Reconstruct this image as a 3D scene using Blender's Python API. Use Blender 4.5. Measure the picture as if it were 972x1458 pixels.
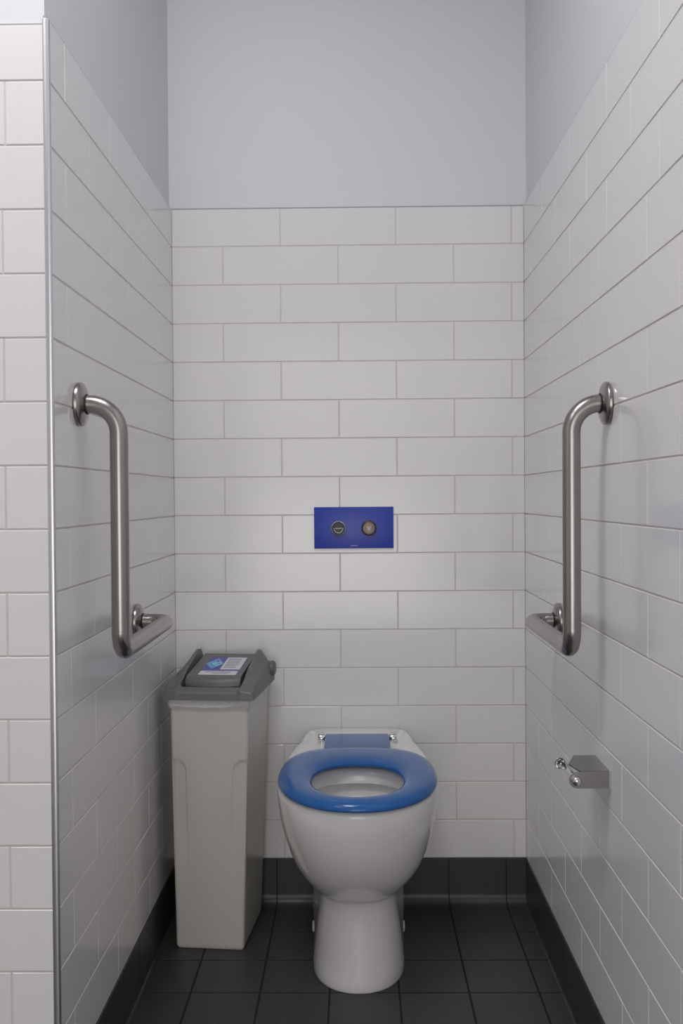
import bpy, bmesh, math, random
from mathutils import Vector, Matrix
random.seed(7)
S = bpy.context.scene
for o in list(bpy.data.objects): bpy.data.objects.remove(o)
COL = S.collection

# ---------------- camera ----------------
CAM = (0.0, -2.59254, 1.06828); YAW, PITCH, ROLL, FPX = .01427, -.01574, -.00716, 1415.46
def cam_dir(u, f, v):
    c, s = math.cos(ROLL), math.sin(ROLL); u, v = u*c - v*s, u*s + v*c
    c, s = math.cos(PITCH), math.sin(PITCH); f, v = f*c - v*s, f*s + v*c
    c, s = math.cos(YAW), math.sin(YAW); return Vector((u*c - f*s, u*s + f*c, v))
cd = bpy.data.cameras.new('camera'); cam = bpy.data.objects.new('camera', cd); COL.objects.link(cam)
R_, F_, U_ = cam_dir(1,0,0), cam_dir(0,1,0), cam_dir(0,0,1)
m = Matrix.Identity(4)
for i in range(3): m[i][0] = R_[i]; m[i][1] = U_[i]; m[i][2] = -F_[i]; m[i][3] = CAM[i]
cam.matrix_world = m
cd.sensor_fit = 'VERTICAL'; cd.sensor_height = 36; cd.lens = FPX/1458*36; cd.clip_start = .01
S.camera = cam

# ---------------- world, lights, exposure ----------------
w = bpy.data.worlds.new('world'); S.world = w; w.use_nodes = True
w.node_tree.nodes['Background'].inputs[0].default_value = (.9, .93, 1, 1)
w.node_tree.nodes['Background'].inputs[1].default_value = .25
def area(name, loc, sx, sy, power, col, rot=(0,0,0), spread=math.pi):
    l = bpy.data.lights.new(name, 'AREA'); l.shape = 'RECTANGLE'; l.size = sx; l.size_y = sy
    l.energy = power; l.color = col; l.spread = spread
    o = bpy.data.objects.new(name, l); COL.objects.link(o); o.location = loc; o.rotation_euler = rot
area('ceiling_light_entry', (-.40, -1.5, 2.72), .4, .4, 12.5, (1, .985, 1))
area('ceiling_light_high', (-.1, -1.2, 2.72), .4, .4, 1.2, (.98, .985, 1))
area('ceiling_light_left', (-1.3, -2.2, 2.72), .4, 1.2, 7, (1, .985, .99))
area('rear_fill', (-.15, -4.2, 1.25), 1.1, 1.7, 9.5, (1, .96, .94), (math.pi/2, 0, 0))  # added soft fill in front of the rear wall, no window there
area('low_rear_fill', (0, -4.2, .6), 1.4, .8, 13, (1, .95, .92), (math.pi/2, 0, 0))  # added low fill to lift the pedestal and lower walls, no doorway there
S.view_settings.view_transform = 'Standard'; S.view_settings.look = 'None'
S.view_settings.gamma = 1; S.view_settings.use_curve_mapping = False
S.view_settings.exposure = 0.06

# ---------------- helpers ----------------
def mat(name, col, rough=.5, metal=0, spec=.5, noise=None, bump=None, coat=0, trans=0, alpha=1):
    mt = bpy.data.materials.new(name); mt.use_nodes = True; nt = mt.node_tree; b = nt.nodes['Principled BSDF']
    b.inputs['Base Color'].default_value = (*col, 1); b.inputs['Roughness'].default_value = rough
    b.inputs['Metallic'].default_value = metal; b.inputs['Specular IOR Level'].default_value = spec
    b.inputs['Coat Weight'].default_value = coat; b.inputs['Transmission Weight'].default_value = trans
    b.inputs['Alpha'].default_value = alpha
    tc = nt.nodes.new('ShaderNodeTexCoord')
    if noise:                       # (scale, amount)  small tone variation of the surface itself
        n = nt.nodes.new('ShaderNodeTexNoise'); n.inputs['Scale'].default_value = noise[0]; n.inputs['Detail'].default_value = 4
        nt.links.new(tc.outputs['Object'], n.inputs['Vector'])
        mx = nt.nodes.new('ShaderNodeMix'); mx.data_type = 'RGBA'
        a = noise[1]
        mx.inputs[6].default_value = (*[c*(1-a) for c in col], 1); mx.inputs[7].default_value = (*[min(1, c*(1+a)) for c in col], 1)
        nt.links.new(n.outputs['Fac'], mx.inputs[0]); nt.links.new(mx.outputs[2], b.inputs['Base Color'])
    if bump:                        # (scale, strength, distance, stretch)
        n2 = nt.nodes.new('ShaderNodeTexNoise'); n2.inputs['Scale'].default_value = bump[0]; n2.inputs['Detail'].default_value = 3
        mp = nt.nodes.new('ShaderNodeMapping'); mp.inputs['Scale'].default_value = bump[3] if len(bump) > 3 else (1,1,1)
        nt.links.new(tc.outputs['Object'], mp.inputs['Vector']); nt.links.new(mp.outputs['Vector'], n2.inputs['Vector'])
        bp = nt.nodes.new('ShaderNodeBump'); bp.inputs['Strength'].default_value = bump[1]; bp.inputs['Distance'].default_value = bump[2]
        nt.links.new(n2.outputs['Fac'], bp.inputs['Height']); nt.links.new(bp.outputs['Normal'], b.inputs['Normal'])
    return mt
M = dict(
    paint=mat('wall_paint', (.735,.74,.78), .55, noise=(3,.015), bump=(180,.15,.0006)),
    ceil=mat('ceiling_paint', (.8,.8,.8), .7),
    tile=mat('white_glazed_tile', (.81,.80,.795), .15, noise=(2.2,.02), bump=(14,.12,.002)),
    grout=mat('grout', (.66,.64,.61), .85, noise=(30,.1)),
    top_bead=mat('grey_top_bead', (.36,.36,.36), .7),  # thin grey bead along the top edge of the wall tiles
    ftile=mat('charcoal_floor_tile', (.043,.043,.039), .42, noise=(60,.25), bump=(260,.25,.0006)),
    fgrout=mat('dark_grout', (.010,.010,.010), .9),
    stile=mat('charcoal_skirting_tile', (.042,.042,.043), .40, noise=(40,.12)),
    trim=mat('polished_trim', (.72,.72,.74), .35, 1),
    steel=mat('brushed_stainless', (.37,.345,.33), .26, 1, noise=(9,.08), bump=(60,.18,.0004,(1,1,12))),
    satin=mat('satin_steel', (.36,.35,.345), .24, 1),
    chrome=mat('chrome', (.72,.72,.74), .09, 1),
    china=mat('vitreous_china', (.87,.86,.85), .08, coat=.3),
    blue=mat('blue_seat_plastic', (.022,.120,.37), .17, 0, .38, noise=(5,.04)),
    water=mat('bowl_water', (.75,.78,.78), .02, spec=.5),
    binb=mat('beige_bin_plastic', (.60,.58,.535), .26, noise=(4,.03), bump=(350,.15,.0003)),
    lid=mat('dark_grey_lid_plastic', (.14,.14,.146), .42, bump=(350,.2,.0003)),
    liner=mat('liner_film', (.78,.78,.8), .3, alpha=.6),
    plate=mat('royal_blue_plate', (.020,.048,.40), .35, noise=(20,.03)),
    btnface=mat('dark_button_face', (.03,.03,.03), .35, .3),
    btn=mat('satin_metal_button', (.13,.105,.095), .32, 1),
    print_=mat('white_print', (.7,.7,.75), .5),
    navy=mat('sticker_navy', (.05,.06,.36), .3), cyan=mat('sticker_cyan', (.10,.45,.68), .3), aqua=mat('sticker_aqua', (.30,.68,.74), .3),
    lav=mat('sticker_lavender', (.22,.28,.68), .3),
    swhite=mat('sticker_white', (.72,.72,.76), .35), sgrey=mat('sticker_print_grey', (.33,.33,.37), .5),
    cap=mat('white_plastic_cap', (.8,.8,.78), .3), dark=mat('dark_rubber', (.02,.02,.02), .6),
)
def link(name, bm, mats, parent=None, smooth=None, loc=None):
    me = bpy.data.meshes.new(name); bmesh.ops.recalc_face_normals(bm, faces=bm.faces); bm.to_mesh(me); bm.free()
    for mm in (mats if isinstance(mats, (list, tuple)) else [mats]): me.materials.append(mm)
    o = bpy.data.objects.new(name, me); COL.objects.link(o)
    if parent: o.parent = parent
    if smooth is not None:
        me.polygons.foreach_set('use_smooth', [True]*len(me.polygons))
        me.set_sharp_from_angle(angle=math.radians(smooth))
    if loc: o.location = loc
    return o
def empty(name, loc, label, cat, group=None, rz=0):
    o = bpy.data.objects.new(name, None); COL.objects.link(o); o.location = loc; o.rotation_euler = (0,0,rz)
    o['label'] = label; o['category'] = cat
    if group: o['group'] = group
    return o
def struct(o, label=None):
    o['kind'] = 'structure'
    if label: o['label'] = label
    return o
def box(bm, a, b, mi=0, bev=0):
    vs = [bm.verts.new((x,y,z)) for x in (a[0],b[0]) for y in (a[1],b[1]) for z in (a[2],b[2])]
    fs = [bm.faces.new([vs[i] for i in f]) for f in ((0,1,3,2),(4,6,7,5),(0,4,5,1),(2,3,7,6),(0,2,6,4),(1,5,7,3))]
    for f in fs: f.material_index = mi
    if bev:
        es = list({e for f in fs for e in f.edges})
        r = bmesh.ops.bevel(bm, geom=es, offset=bev, segments=3, affect='EDGES', profile=.5)
        for f in r['faces']: f.material_index = mi
    return vs
def loft(bm, rings, cap0=False, cap1=False, mi=0, closed=True):
    V = [[bm.verts.new(p) for p in r] for r in rings]; n = len(rings[0])
    for i in range(len(V)-1):
        for j in range(n if closed else n-1):
            f = bm.faces.new((V[i][j], V[i][(j+1)%n], V[i+1][(j+1)%n], V[i+1][j])); f.material_index = mi
    if cap0: bm.faces.new(list(reversed(V[0]))).material_index = mi
    if cap1: bm.faces.new(V[-1]).material_index = mi
    return V
def tube(bm, pts, r, n=20, caps=True, mi=0):
    pts = [Vector(p) for p in pts]; rings = []; prev = None
    for i, p in enumerate(pts):
        t = (pts[min(i+1,len(pts)-1)] - pts[max(i-1,0)]).normalized()
        if prev is None: a = t.orthogonal().normalized()
        else: a = (prev - t*prev.dot(t)).normalized()
        prev = a; b = t.cross(a)
        rings.append([p + (a*math.cos(k*2*math.pi/n) + b*math.sin(k*2*math.pi/n))*r for k in range(n)])
    loft(bm, rings, caps, caps, mi)
def fillet(pts, rads, seg=12):
    P = [Vector(p) for p in pts]; out = [P[0]]
    for i in range(1, len(P)-1):
        r = rads[i-1]; a = (P[i-1]-P[i]).normalized(); b = (P[i+1]-P[i]).normalized(); ang = a.angle(b)
        d = r/math.tan(ang/2); c = P[i] + (a+b).normalized()*(r/math.sin(ang/2)); s = P[i]+a*d; e = P[i]+b*d
        v0 = s-c; v1 = e-c; th = v0.angle(v1); ax = v0.cross(v1).normalized()
        for k in range(seg+1): out.append(c + Matrix.Rotation(th*k/seg, 3, ax) @ v0)
    out.append(P[-1]); return out
def revolve(bm, prof, origin, axis, n=40, mi=0):      # prof: (radius, distance along axis)
    ax = Vector(axis).normalized(); a = ax.orthogonal().normalized(); b = ax.cross(a); o = Vector(origin)
    rings = [[o + ax*h + (a*math.cos(2*math.pi*k/n) + b*math.sin(2*math.pi*k/n))*max(r,1e-5) for k in range(n)] for r, h in prof]
    loft(bm, rings, True, True, mi)
def lerp(a, b, t): return a + (b-a)*t
def interp(x, tab):
    if x <= tab[0][0]: return tab[0][1]
    for (a, va), (b, vb) in zip(tab, tab[1:]):
        if x <= b: return lerp(va, vb, (x-a)/(b-a))
    return tab[-1][1]
def sst(t): t = max(0, min(1, t)); return t*t*(3-2*t)

# ---------------- room constants ----------------
XL, XR, YF, Z0 = -.4736, .4398, -1.0396, .1198
ZT = Z0 + 1.7; TH = .008; H = 2.8; XO, YB = -2.2, -4.3

def tiling(name, parent, o, ud, nd, u0, u1, z0, rows, phase, pitch=.3, rh=.1, joint=.0028, row_shift=None, top_cut=0, mats=None, jv=None):
    jv = jv or joint
    """wall tiles on a grout bed; o = point on the TILE FACE plane at u=0; phase(k) = u of a joint in row k"""
    bm = bmesh.new(); o = Vector(o); ud = Vector(ud); nd = Vector(nd); zd = Vector((0,0,1)); ch = .0009; dp = .0022
    zt = z0 + rows*rh - top_cut
    a = [o + ud*u + zd*z + nd*d for u in (u0,u1) for z in (z0,zt-.0028) for d in (-TH, -.0013)]
    vs = [bm.verts.new(p) for p in a]
    for f in ((0,1,3,2),(4,6,7,5),(0,4,5,1),(2,3,7,6),(0,2,6,4),(1,5,7,3)):
        bm.faces.new([vs[i] for i in f]).material_index = 1
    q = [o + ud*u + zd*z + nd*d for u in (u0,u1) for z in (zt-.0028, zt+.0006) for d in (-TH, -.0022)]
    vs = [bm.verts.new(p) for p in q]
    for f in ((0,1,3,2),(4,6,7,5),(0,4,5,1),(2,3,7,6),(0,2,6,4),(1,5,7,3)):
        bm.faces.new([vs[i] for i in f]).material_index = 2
    for k in range(rows):
        za, zb = z0 + k*rh + joint/2, min(z0 + (k+1)*rh, zt) - (joint/2 if k < rows-1 else .0030)
        ph = phase(k); n0 = math.floor((u0-ph)/pitch) - 1; n1 = math.ceil((u1-ph)/pitch) + 1
        for n in range(n0, n1):
            ua, ub = max(ph + n*pitch + jv/2, u0), min(ph + (n+1)*pitch - jv/2, u1)
            if ub - ua < .004: continue
            t = [random.uniform(-.00022,.00022) for _ in range(4)]
            q = [(ua,za),(ub,za),(ub,zb),(ua,zb)]; q2 = [(ua+ch,za+ch),(ub-ch,za+ch),(ub-ch,zb-ch),(ua+ch,zb-ch)]
            A = [bm.verts.new(o+ud*u+zd*z-nd*dp) for u,z in q]
            A1 = [bm.verts.new(o+ud*u+zd*z-nd*.0008) for u,z in q]
            B = [bm.verts.new(o+ud*u+zd*z+nd*t[i]) for i,(u,z) in enumerate(q2)]
            for i in range(4):
                j = (i+1)%4; bm.faces.new((A[i],A[j],A1[j],A1[i])); bm.faces.new((A1[i],A1[j],B[j],B[i]))
            bm.faces.new(B)
    return link(name, bm, mats or [M['tile'], M['grout'], M['top_bead']], parent)

def slab(name, a, b, m, label=None):
    bm = bmesh.new(); box(bm, a, b); return struct(link(name, bm, m), label)

# back wall
wb = slab('wall_back', (XL-.2, TH, -.1), (XR+.2, TH+.12, H), M['paint'])
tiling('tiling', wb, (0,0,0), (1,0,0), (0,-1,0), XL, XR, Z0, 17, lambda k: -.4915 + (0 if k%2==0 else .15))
# right wall (u = distance towards the viewer)
wr = slab('wall_right', (XR+TH, YB, -.1), (XR+TH+.12, TH+.12, H), M['paint'])
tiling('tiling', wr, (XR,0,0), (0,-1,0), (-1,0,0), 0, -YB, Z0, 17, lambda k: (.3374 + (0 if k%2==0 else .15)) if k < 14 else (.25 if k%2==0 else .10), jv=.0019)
# left wall of the alcove
wl = slab('wall_left', (XL-TH-.12, YF+TH+.01, -.1), (XL-TH, TH, H), M['paint'])
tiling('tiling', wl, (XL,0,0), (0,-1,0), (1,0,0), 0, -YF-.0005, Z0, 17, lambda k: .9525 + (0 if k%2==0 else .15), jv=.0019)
# front face of the left wall
wf = slab('wall_front', (XO, YF+TH, -.1), (XL-TH-.12, YF+TH+.12, H), M['paint'])
bm = bmesh.new(); box(bm, (XL-TH-.12, YF+TH, -.1), (XL-TH, YF+TH+.01, H)); link('wall_end', bm, M['paint'], wf)
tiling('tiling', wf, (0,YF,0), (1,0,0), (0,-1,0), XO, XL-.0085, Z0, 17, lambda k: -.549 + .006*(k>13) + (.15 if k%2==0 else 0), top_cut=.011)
slab('wall_outer', (XO-.1, YB, -.1), (XO, YF+TH+.12, H), M['paint'])
slab('wall_rear', (XO-.1, YB-.1, -.1), (XR+TH+.12, YB, H), M['paint'])
slab('ceiling', (XO-.1, YB-.1, H), (XR+TH+.12, TH+.12, H+.1), M['ceil'])

# floor: square tiles on dark grout
fl = bmesh.new(); box(fl, (XO, YB, -.1), (XR+TH, TH, -.0005)); fl = struct(link('floor', fl, M['fgrout']))
bm = bmesh.new(); P = .15; J = .0042
nx0 = math.floor((XO+.363)/P); ny1 = math.ceil((-YB)/P)
for i in range(nx0, 7):
    for j in range(-3, ny1):
        xa, xb = max(-.3632 + i*P, XO)+J/2, min(-.3632+(i+1)*P, XR)-J/2
        yb_, ya = min(-.3187 - j*P, 0)-J/2, max(-.3187-(j+1)*P, YB)+J/2
        if xb-xa < .005 or yb_-ya < .005: continue
        if xb < XL and ya > YF: continue
        if xa < XL < xb and ya > YF-.02: xa = XL
        c = .0004; t = random.uniform(-.0002,.0002)
        A = [bm.verts.new(p) for p in ((xa,ya,-.002),(xb,ya,-.002),(xb,yb_,-.002),(xa,yb_,-.002))]
        B = [bm.verts.new(p) for p in ((xa+c,ya+c,t),(xb-c,ya+c,t),(xb-c,yb_-c,t),(xa+c,yb_-c,t))]
        for q in range(4): bm.faces.new((A[q],A[(q+1)%4],B[(q+1)%4],B[q]))
        bm.faces.new(B)
link('tiling', bm, M['ftile'], fl)

def skirting(name, o, ud, nd, u0, u1, ph, cove):
    bm = bmesh.new(); o = Vector(o); ud = Vector(ud); nd = Vector(nd); zd = Vector((0,0,1)); J = .0026
    prof = [(-.0002, Z0-.001), (.0012, Z0-.0022), (.0014, Z0-.006)]
    prof += [(.0014 + cove*(1-math.cos(a)), .0012 + cove*(1-math.sin(a))) for a in [i*math.pi/2/8 for i in range(9)]]
    prof += [(.0014+cove, .0002), (-.0075, .0002), (-.0075, Z0-.001)]
    n = math.floor((u0-ph)/.15)
    while ph + n*.15 < u1:
        ua, ub = max(ph+n*.15+J/2, u0), min(ph+(n+1)*.15-J/2, u1); n += 1
        if ub-ua < .004: continue
        loft(bm, [[o+ud*u+nd*d+zd*z for d,z in prof] for u in (ua,ub)], True, True)
    g = [(-.0074,0),(cove*.3,0),(-.0006,cove*.8),(-.0006,Z0-.002),(-.0074,Z0-.002)]
    loft(bm, [[o+ud*u+nd*d+zd*z for d,z in g] for u in (u0,u1)], True, True, 1)
    return struct(link(name, bm, [M['stile'], M['fgrout']], smooth=35))
skirting('baseboard_back', (0,0,0), (1,0,0), (0,-1,0), XL, XR, -.363, .026)
skirting('baseboard_right', (XR,0,0), (0,-1,0), (-1,0,0), .002, -YB, .1687, .006)
skirting('baseboard_left', (XL,0,0), (0,-1,0), (1,0,0), .002, -YF, .1687, .006)
skirting('baseboard_front', (0,YF,0), (1,0,0), (0,-1,0), XO, XL-.001, -.363, .014)

# polished edge strip on the outer corner
bm = bmesh.new(); a = XL-.0088; zs = ZT-.005
prof = [(a, YF+.007), (a, YF-.0004), (a+.0005, YF-.0008), (XL-.0010, YF-.0008), (XL+.0004, YF-.0002), (XL+.0009, YF+.0012), (XL+.0009, YF+.007)]
loft(bm, [[Vector((x,y,z)) for x,y in prof] for z in (.005, zs)], True, True)
struct(link('trim_1', bm, M['trim'], smooth=50), 'polished metal edge strip up the outer corner of the left wall')

# ---------------- toilet ----------------
tl = empty('toilet', (0,-.3,0), 'white ceramic toilet with an open blue seat on a tapered pedestal', 'toilet')
OFF = Vector((0,.3,0))
def ring(z, hw, yf, y0, yb, hwb, n=72, nf=2.15, nb=5.0):
    pts = []
    for k in range(n):
        t = 2*math.pi*k/n; c, s = math.cos(t), math.sin(t)
        if s <= 0:
            x = math.copysign(abs(c)**(2/nf), c)*hw; y = y0 - (y0-yf)*abs(s)**(2/nf)
        else:
            q = abs(s)**(2/nb); y = y0 + (yb-y0)*q; x = math.copysign(abs(c)**(2/nb), c)*lerp(hw, hwb, sst(q)) 
        pts.append(Vector((x, y, z)) + OFF)
    return pts
bm = bmesh.new()
T = [ # z, hw, yf, y0, yb, hwb
 (0.000,.1030,-.474,-.33,-.034,.114), (.004,.1045,-.4755,-.33,-.034,.115), (.023,.1035,-.473,-.33,-.034,.115), (.06,.0995,-.464,-.33,-.034,.123), (.117,.0925,-.453,-.33,-.03,.123),
 (.155,.0865,-.448,-.34,-.02,.123), (.178,.0835,-.448,-.35,-.02,.123), (.190,.0835,-.455,-.36,-.02,.123),(.196,.0850,-.470,-.38,-.02,.123), (.203,.0885,-.486,-.39,-.02,.123), (.215,.099,-.508,-.40,-.02,.123), (.228,.110,-.525,-.40,-.015,.119), (.243,.121,-.543,-.40,-.012,.120),
 (.258,.1315,-.559,-.40,-.01,.121), (.280,.143,-.579,-.40,-.01,.123), (.305,.1525,-.598,-.40,-.01,.127), (.330,.160,-.613,-.40,-.01,.133), (.352,.1665,-.624,-.40,-.01,.140),
 (.380,.1715,-.634,-.40,-.005,.148), (.405,.1745,-.643,-.40,-.005,.155), (.428,.1765,-.647,-.40,-.005,.158), (.436,.1758,-.6465,-.40,-.005,.158), (.4415,.1733,-.6445,-.40,-.006,.157), (.444,.1680,-.635,-.40,-.010,.153),
]
rings = [ring(*t) for t in T]
def back_rise(r, amt):
    for p in r:
        yy = p.y - OFF.y
        if yy > -.080: p.z += amt*sst((yy+.080)/.045)
for r, am in zip(rings[-4:], (.010,.015,.018,.020)): back_rise(r, am)
# rim top -> inner rim -> undercut -> bowl
def iring(z, hw, yf, yb, nf=2.2): return ring(z, hw, yf, (yf+yb)/2, yb, hw, nf=nf, nb=2.3)
top = ring(.4445, .150, -.618, -.40, -.05, .135); back_rise(top, .020); rings.append(top)
rings.append(ring(.4442,.128,-.600,-.43,-.28,.10, nb=2.6))
for z,hw,yf,yb in ((.4425,.119,-.592,-.310),(.438,.116,-.588,-.318),(.425,.114,-.586,-.322),(.411,.113,-.584,-.325),(.4085,.1145,-.586,-.322),(.409,.122,-.592,-.314),(.402,.124,-.594,-.312),(.38,.122,-.59,-.318),(.33,.112,-.575,-.335),(.28,.095,-.55,-.36),(.24,.07,-.52,-.40),(.225,.04,-.49,-.43),(.221,.012,-.47,-.45)):
    rings.append(iring(z,hw,yf,yb))
loft(bm, rings, True, True)
link('bowl_and_pedestal', bm, M['china'], tl, smooth=60)
bm = bmesh.new(); bm.faces.new([bm.verts.new(p) for p in iring(.262,.0862,-.538,-.375)]); link('water', bm, M['water'], tl)

# seat
bm = bmesh.new(); n = 96
def outl(t, hw, yf, y0, yb, nf, nb):
    c, s = math.cos(t), math.sin(t)
    if s <= 0: return math.copysign(abs(c)**(2/nf), c)*hw, y0-(y0-yf)*abs(s)**(2/nf)
    return math.copysign(abs(c)**(2/nb), c)*hw, y0+(yb-y0)*abs(s)**(2/nb)
sec = [(0.06,.4500),(0,.4535),(0.0,.4580),(.03,.4625),(.10,.4660),(.22,.4682),(.40,.4690),(.60,.4686),(.74,.4676),(.82,.4660),(.91,.4622),(.97,.4580),(1.0,.4540),(1.0,.4515),(.985,.4492),(.94,.4486),(.5,.4505)]
rows = []
for u, z in sec:
    r = []
    for k in range(n):
        t = 2*math.pi*k/n
        xo, yo = outl(t,   .1735, -.660, -.42, -.188, 2.1, 2.9); xi, yi = outl(t, .098, -.606, -.47, -.337, 2.15, 2.3)
        r.append(Vector((lerp(xi,xo,u), lerp(yi,yo,u), z)) + OFF)
    rows.append(r)
rows.append(rows[0]); V = [[bm.verts.new(p) for p in r] for r in rows[:-1]]
for i in range(len(V)):
    for j in range(n): bm.faces.new((V[i][j], V[i][(j+1)%n], V[(i+1)%len(V)][(j+1)%n], V[(i+1)%len(V)][j]))
# hinge tab with rounded top, flaring into the ring
prof = []
for y, z in ((-.26,.4665),(-.20,.4686),(-.15,.4682),(-.10,.4680),(-.085,.4674),(-.076,.463),(-.074,.458),(-.078,.452),(-.10,.449),(-.20,.449),(-.26,.4515)):
    prof.append((y,z))
secs = []
for x in (-.0795,-.078,-.074,-.04,0,.04,.074,.078,.0795):
    e = .0025 if abs(x) > .079 else (.0008 if abs(x) > .0775 else 0)
    secs.append([Vector((x, y, z - e if z > .46 else z + e)) + OFF for y, z in prof])
loft(bm, secs, True, True)
seat = link('seat', bm, M['blue'], tl, smooth=40); seat['label'] = 'glossy blue plastic seat ring'
for sx in (-1,1):
    bm = bmesh.new()
    revolve(bm, [(.006,.0),(.0124,.0008),(.0132,.002),(.0132,.0160),(.0122,.0180),(.006,.0184)], Vector((sx*.0805,-.092,.4580))+OFF, (sx,0,0), 28)
    h = link('hinge', bm, M['chrome'], tl, smooth=35); h['label'] = 'chrome seat hinge barrel'
    bm = bmesh.new(); p = Vector((sx*.090,-.089,0))+OFF
    revolve(bm, [(.009,.4660-.0),(.009,.4535)][::-1], p, (0,0,1), 20); link('hinge_post', bm, M['dark'], tl, smooth=40)
    bm = bmesh.new()
    revolve(bm, [(.0130,-.004),(.0135,.0010),(.0115,.0024),(.004,.0030)], Vector((sx*.1098,-.185,.0205))+OFF, (sx,0,0), 28)
    link('screw_cap', bm, M['cap'], tl, smooth=50)

# ---------------- swing-lid bin ----------------
TH_B = math.radians(-5.5)
bn = empty('waste_bin', (-.341,-.150,.0012), 'tall slim beige plastic bin with dark grey swing lid, in the left corner', 'bin', rz=TH_B)
def rrect(hw, y0, y1, r, dens=1):
    pts = []
    def line(a, b, n): 
        for i in range(n): pts.append((lerp(a[0],b[0],i/n), lerp(a[1],b[1],i/n)))
    def arc(cx, cy, a0):
        for i in range(5): a = a0 + math.pi/2*i/5; pts.append((cx+r*math.cos(a), cy+r*math.sin(a)))
    line((-hw+r,y0),(hw-r,y0),72); arc(hw-r,y0+r,-math.pi/2); line((hw,y0+r),(hw,y1-r),10)
    arc(hw-r,y1-r,0); line((hw-r,y1),(-hw+r,y1),10); arc(-hw+r,y1-r,math.pi/2); line((-hw,y1-r),(-hw,y0+r),10); arc(-hw+r,y0+r,math.pi)
    return pts
bm = bmesh.new(); rings = []; NZ = 110; BT = .592
for i in range(NZ+1):
    z = BT*i/NZ; f = z/BT
    hw = lerp(.0815,.0945,f); y0 = lerp(-.115,-.134,f); y1 = lerp(.112,.122,f); r = .008
    if i == 0: hw -= .002; y0 += .002; y1 -= .002
    if z > .575: hw += .003; y0 -= .003; y1 += .003
    ptsr = []; sh = .0085*f
    for x, y in rrect(hw, y0, y1, r):
        if y < y0 + r*.3:                                        # recessed corner panels of the front face
            e = hw - abs(x); wd = .036; zt = .452; rr = .030
            dx, dz = wd - e, zt - z                              # inside the panel if both positive
            if dx > 0 and dz > 0:
                dist = min(dx, dz) if (dx > rr or dz > rr) else rr - math.hypot(rr-dx, rr-dz)
                y += .0034*sst(dist/.0022)*sst((z-.10)/.30)
        ptsr.append(Vector((x + sh, y, z)))
    rings.append(ptsr)
inner = [Vector(((p.x-.0085)*.97+.0085, p.y*.97, BT)) for p in rings[-1]]; inner2 = [Vector((p.x*.95, p.y*.95, .02)) for p in rings[0]]
rings += [inner, inner2]
loft(bm, rings, True, True); link('bin_body', bm, M['binb'], bn, smooth=50)
# liner fringe folded over the rim
bm = bmesh.new(); base = rrect(.0945+.0045, -.134-.0045, .122+.003, .012); rings = []
for zi in range(4):
    r_ = []
    for x, y in base:
        low = .5812 - .004*math.cos(x*15) + .006*max(0, x-.03)/.06 + .0007*math.sin(x*150)
        if y > -.12: low = .5935
        z = lerp(.599, low, zi/3); r_.append(Vector((x*(1+.006*zi), y*(1+.004*zi) + .0005*math.sin(x*300+zi), z)))
    rings.append(r_)
loft(bm, rings); link('bin_liner', bm, M['liner'], bn, smooth=60, loc=(.0085,0,0))
# lid frame: height field with raised pivot cheeks and a dropped well for the flap
LW, LY0, LY1, LZ = .1035, -.146, .128, .596
ridge = [(-.146,.618),(-.125,.622),(-.09,.633),(-.05,.650),(0,.663),(.045,.675),(.07,.680),(.088,.678),(.104,.664),(.118,.645),(.128,.630)]
edgez = [(-.146,.614),(-.135,.617),(-.115,.627),(-.09,.633),(-.02,.636),(.06,.636),(.11,.634),(.128,.626)]
def lidh(x, y):
    ax = abs(x); rz, ez = interp(y, ridge), interp(y, edgez)
    if rz < ez: rz = ez
    if ax > .079: h = lerp(rz, ez, ((ax-.079)/.0245)**1.15)
    elif ax > .068: h = rz + .0015*math.sin((ax-.068)/.012*math.pi)
    else: h = rz
    if ax > .0985: h -= .004*((ax-.0985)/.005)**2
    # front apron (low) and well between cheeks
    if ax < .072:
        inner = interp(y, [(-.146,.614),(-.125,.622),(-.112,.620),(-.106,.604),(.095,.640),(.10,.652),(.128,.628)])
        h = lerp(inner, h, sst((ax-.066)/.006))
    elif y < -.09: pass
    if y < -.139: h -= .005*((-.139-y)/.007)**2
    return h
bm = bmesh.new(); NX, NY = 84, 96; G = []
for j in range(NY+1):
    y = lerp(LY0, LY1, j/NY); G.append([bm.verts.new((lerp(-LW,LW,i/NX), y, lidh(lerp(-LW,LW,i/NX), y))) for i in range(NX+1)])
for j in range(NY):
    for i in range(NX): bm.faces.new((G[j][i],G[j][i+1],G[j+1][i+1],G[j+1][i]))
per = [G[0][i] for i in range(NX+1)] + [G[j][NX] for j in range(1,NY+1)] + [G[NY][i] for i in range(NX-1,-1,-1)] + [G[j][0] for j in range(NY-1,0,-1)]
low = [bm.verts.new((v.co.x*1.012, v.co.y*1.008, LZ)) for v in per]; inn = [bm.verts.new((v.co.x*.955, v.co.y*.965, LZ)) for v in per]
for k in range(len(per)):
    q = (k+1)%len(per); bm.faces.new((per[q],per[k],low[k],low[q])); bm.faces.new((low[q],low[k],inn[k],inn[q]))
lid = link('lid', bm, M['lid'], bn, smooth=45, loc=(.0085,0,0)); lid.scale = (1.035,1,1); lid['label'] = 'dark grey lid frame with raised pivot cheeks'
for sx in (1,):
    bm = bmesh.new(); ps = []
    for xx, sc in ((.094,1),(.1075,1),(.1110,.85),(.1125,.6)):
        ps.append([Vector((sx*xx, .098+ .020*sc*math.cos(a), .630 + .019*sc*math.sin(a))) for a in [2*math.pi*k/24 for k in range(24)]])
    loft(bm, ps, True, True); link('lid_clip', bm, M['lid'], lid, smooth=50)
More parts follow.
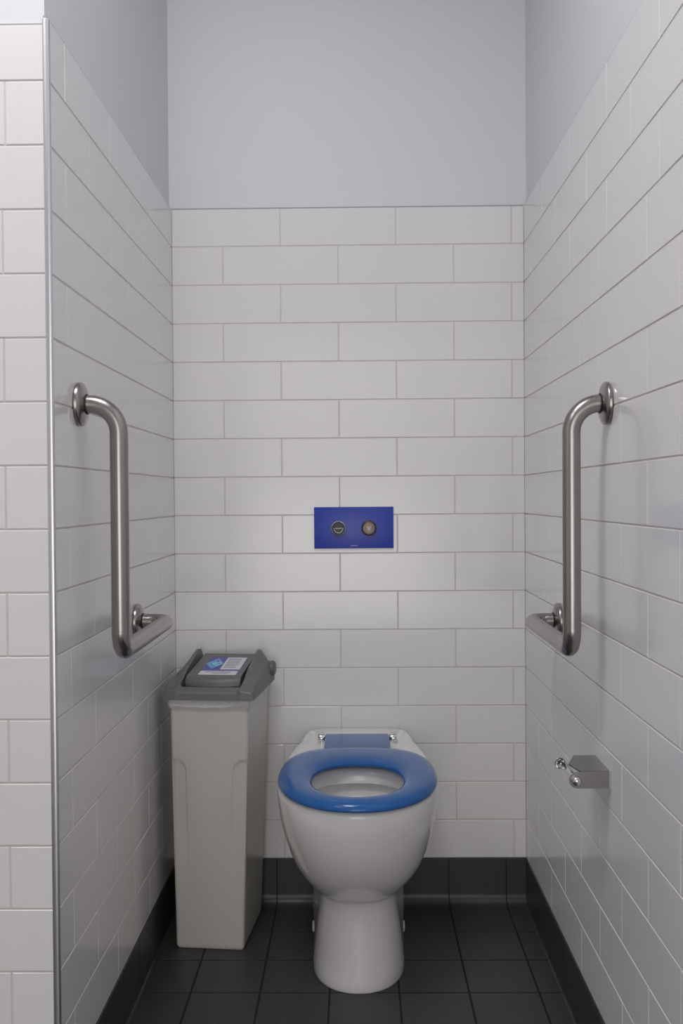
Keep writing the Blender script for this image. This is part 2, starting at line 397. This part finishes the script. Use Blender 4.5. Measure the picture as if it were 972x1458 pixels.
# flap: bowed plate with a rolled front lip
FZ = [(-.088,.6425),(-.05,.6475),(0,.6545),(.05,.6615),(.092,.6665)]
bm = bmesh.new(); secs = []
FW = .0635
for i in range(33):
    u = -1 + 2*i/32; x = FW*u; bow = 1-u*u; yl = -.086 - .009*bow - 0
    pr = [(.094,.6600),(.096,.6640),(.092,.6668)]
    for q in range(12):
        y = lerp(.088, yl+.006, q/11); pr.append((y, interp(y, FZ) - (.0006*abs(u)**6)))
    zl = interp(-.088, FZ)
    for q in range(1,9):
        a = q/8*math.pi*.62; pr.append((yl - .020*math.sin(a)*(.75+.25*bow), zl - .0005 - .021*(1-math.cos(a))*1.15*(.80+.2*bow)))
    yy, zz = pr[-1]; pr += [(yy+.006, zz-.003), (yy+.02, zz+.004), (-.03,.635),(.06,.650)]
    secs.append([Vector((x,y,z)) for y,z in pr])
loft(bm, secs, True, True); fp = link('flap', bm, M['lid'], bn, smooth=50, loc=(.0095,0,0)); fp.scale = (1.035,1,1); fp['label'] = 'dark grey swing flap with rolled front lip'
# sticker
def quad(bm, pts, lift, mi):
    lo = [bm.verts.new((x,y,interp(y,FZ)+.0003)) for x,y in pts]; hi = [bm.verts.new((x,y,interp(y,FZ)+lift)) for x,y in pts]
    bm.faces.new(hi).material_index = mi
    for i in range(len(pts)): bm.faces.new((lo[i],lo[(i+1)%len(pts)],hi[(i+1)%len(pts)],hi[i])).material_index = mi
def strip(bm, x0, x1, y0, y1, lift, mi, n=8):
    for k in range(n):
        a, b = lerp(y0,y1,k/n), lerp(y0,y1,(k+1)/n); quad(bm, [(x0,a),(x1,a),(x1,b),(x0,b)], lift, mi)
bm = bmesh.new(); sx0, sx1 = -.039, .049
strip(bm, sx0, sx1, -.056, .057, .0006, 0)
strip(bm, sx0, sx1, -.082, -.052, .0008, 1, 3)
strip(bm, .003, sx1+.001, -.040, .055, .0009, 1)
def ring_quad(cx, cy, r0, r1, lift, mi, sq=1.35):
    for k in range(4):
        a0, a1 = k*math.pi/2, (k+1)*math.pi/2
        c = lambda r,a: (cx + r*math.cos(a), cy + sq*r*math.sin(a))
        quad(bm, [c(r0,a0),c(r1,a0),c(r1,a1),c(r0,a1)], lift, mi)
ring_quad(-.0185, .005, .014, .022, .0010, 4, 2.0); ring_quad(-.0205, -.001, .0065, .0155, .0013, 2, 2.0); ring_quad(-.0195, .001, .0001, .0060, .0016, 3, 2.2)
ring_quad(-.0095, .000, .006, .010, .0018, 3, 2.0)
for y in (.044,.034,.024,.014,.004,-.006,-.016,-.026): strip(bm, .008, random.uniform(.036,.044), y, y-.0035, .0013, 5, 1)
strip(bm, -.027, .034, -.060, -.064, .0013, 5, 1); strip(bm, -.008, .030, -.069, -.0725, .0013, 5, 1)
st = link('sticker', bm, [M['navy'],M['swhite'],M['cyan'],M['aqua'],M['lav'],M['sgrey']], fp); st['label'] = 'blue and white printed sticker'

# ---------------- grab rails ----------------
def rail(side, xw, x, yA, zA, yB, zB, label):
    g = empty('grab_rail', (xw, yA, zB), label, 'grab rail', 'stainless grab rails on the side walls'); O = Vector((xw,yA,zB))
    bm = bmesh.new()
    pts = fillet([(xw+side*.002,yA,zA),(x,yA,zA),(x,yA,zB),(x,yB,zB),(xw+side*.002,yB,zB)], (.050,.034,.034), 14)
    tube(bm, [p-O for p in pts], .0157, 32); link('rail_tube', bm, M['steel'], g, smooth=40)
    for y, z in ((yA,zA),(yB,zB)):
        bm = bmesh.new()
        revolve(bm, [(.0355,.0006),(.0375,.002),(.0375,.006),(.036,.0085),(.030,.0115),(.022,.0135),(.0175,.0145),(.0165,.0135)], Vector((xw,y,z))-O, (side,0,0), 48)
        link('wall_flange', bm, M['steel'], g, smooth=40)
        bm = bmesh.new()
        revolve(bm, [(.0168,.0125),(.0176,.0155),(.0168,.0165),(.0157,.0165)], Vector((xw,y,z))-O, (side,0,0), 40)
        link('flange_collar', bm, M['dark'], g, smooth=40)
rail(1, XL, -.4045, -.893, 1.229, -.465, .803, 'L-shaped brushed steel grab rail on the left wall above the grey bin')
rail(-1, XR, .3755, -.857, 1.2265, -.440, .797, 'L-shaped brushed steel grab rail on the right wall above the paper holder')

# ---------------- toilet roll holder ----------------
th = empty('toilet_roll_holder', (XR,-.8135,.573), 'empty chrome toilet roll holder with a bare spindle on the right wall', 'toilet roll holder')
O = Vector((XR,-.8135,.573)); t_ = .0022; yn, yf_ = -.869, -.757
bm = bmesh.new()                                             # near cheek with rounded end
c = Vector((.3815,0,.5722)); r = .0142; prof = [(XR-.001,.5580),(XR-.001,.5865)]
for k in range(15):
    a = math.pi/2 + math.pi*k/14; prof.append((c.x + r*math.cos(a), c.z + r*math.sin(a)))
loft(bm, [[Vector((x, y, z))-O for x, z in prof] for y in (yn, yn+t_)], True, True); link('side_plate', bm, M['satin'], th, smooth=35)
bm = bmesh.new()                                             # hood plate bent over from the cheek
tp = [(XR-.001,yn+.006),(.3875,yn+.006),(.3775,-.815),(.399,yf_),(XR-.001,yf_)]
loft(bm, [[Vector((x,y,z))-O for x,y in tp] for z in (.5865-t_,.5870)], True, True)
bend = [(yn,.5805),(yn+.0006,.5835),(yn+.0025,.5860),(yn+.0065,.5871),(yn+.0065,.5849),(yn+.0034,.5840),(yn+t_,.5805)]
loft(bm, [[Vector((x,y,z))-O for y,z in bend] for x in (.3885, XR-.001)], True, True)
link('hood_plate', bm, M['satin'], th, smooth=50)
bm = bmesh.new(); box(bm, Vector((XR-.0022,yn+.001,.5565))-O, Vector((XR-.0002,yf_,.5868))-O); 
box(bm, Vector((XR-.004,yn-.0012,.5575))-O, Vector((XR-.0002,yn+.002,.5868))-O); link('wall_plate', bm, M['chrome'], th)
for y in (-.842,-.788):
    bm = bmesh.new(); revolve(bm, [(.0045,0),(.0045,.001),(.003,.0028),(.0006,.0032)], Vector((XR-.002,y,.571))-O, (-1,0,0), 20); link('screw', bm, M['chrome'], th, smooth=50)
bm = bmesh.new()
revolve(bm, [(.0060,0),(.0064,.002),(.0064,.096),(.0045,.100),(.0040,.112)], Vector((.3795,yn+.002,.5718))-O, (0,1,0), 28); link('spindle', bm, M['chrome'], th, smooth=40)
bm = bmesh.new(); revolve(bm, [(.0075,0),(.0082,-.002),(.0080,-.0055),(.0055,-.0085),(.0015,-.0095)], Vector((.3797,yn,.5718))-O, (0,1,0), 28); link('spindle_knob', bm, M['chrome'], th, smooth=50)
bm = bmesh.new(); revolve(bm, [(.0045,.001),(.0080,-.002),(.0096,-.0035),(.0104,-.0025),(.0104,.002),(.007,.006),(.002,.007)], Vector((.3745,yf_,.5726))-O, (0,1,0), 32); link('end_disc', bm, M['chrome'], th, smooth=50)

# ---------------- flush panel ----------------
fpn = empty('flush_panel', (-.0055,0,.986), 'royal blue flush plate with two round metal buttons on the back wall', 'flush plate')
O = Vector((-.0055,0,.986))
bm = bmesh.new(); box(bm, Vector((-.1085,-.0052,.9325))-O, Vector((.0980,-.0003,1.0405))-O, 0, .0008); link('plate', bm, M['plate'], fpn, smooth=30)
def button(x, z, face_m, ring_m, r):
    bm = bmesh.new(); revolve(bm, [(r,.0045),(r,.0140),(r-.0008,.0155),(r-.0022,.0160),(r-.0032,.0150)], Vector((x,0,z))-O, (0,-1,0), 48)
    b = link('flush_button', bm, ring_m, fpn, smooth=35)
    bm = bmesh.new(); revolve(bm, [(r-.0030,.0135),(r-.0031,.0153),(r-.0045,.0156),(.001,.0156)], Vector((x,0,z))-O, (0,-1,0), 48)
    f = link('button_face', bm, face_m, b, smooth=35)
    return b
b1 = button(-.0450,.9855, M['btnface'], M['chrome'], .0195); b1['label'] = 'left flush button with dark engraved face'
b2 = button(.0340,.9852, M['btn'], M['btn'], .0195); b2['label'] = 'right flush button with plain satin metal face'
bm = bmesh.new(); cx, cz = -.0450, .9850
for k in range(15):                                          # dotted arc and the short row of characters
    a = math.pi + math.pi*k/14; p = Vector((cx + .0113*math.cos(a), -.0158, cz + .0113*math.sin(a)))-O
    box(bm, p-Vector((.0007,.0003,.0012)), p+Vector((.0007,.0003,.0012)))
for k in range(7):
    p = Vector((cx - .0070 + k*.00235, -.0158, cz+.0002))-O; box(bm, p-Vector((.0008,.0003,.0010 + .0004*(k%2))), p+Vector((.0008,.0003,.0010)))
link('engraving_or_reflection', bm, M['print_'], b1)
bm = bmesh.new(); p0 = Vector((.0340,-.0158,.9835))-O  # bluish V reflection put into the right button face as coloured strips
for sx in (-1,1):
    a = [p0+Vector(q) for q in ((0,0,-.004),(sx*.0016,0,-.004),(sx*.0042,0,.006),(sx*.0024,0,.006))]
    loft(bm, [a, [v+Vector((0,.0003,0)) for v in a]], True, True)
link('engraving_or_reflection', bm, mat('reflection_mark', (.34,.34,.40), .4, 1), b2)
cu = bpy.data.curves.new('maker_name', 'FONT'); cu.body = 'caroma'; cu.size = .0062; cu.extrude = .0002; cu.align_x = 'CENTER'
tmp = bpy.data.objects.new('maker_name', cu); COL.objects.link(tmp); bpy.context.view_layer.update()
me = bpy.data.meshes.new_from_object(tmp.evaluated_get(bpy.context.evaluated_depsgraph_get())); bpy.data.objects.remove(tmp)
me.materials.clear(); me.materials.append(M['print_'])
mk = bpy.data.objects.new('printed_lettering', me); COL.objects.link(mk); mk.parent = fpn
mk.location = Vector((-.0050,-.0053,.9385))-O; mk.rotation_euler = (math.pi/2,0,0); mk.scale = (1.0,1.0,1)
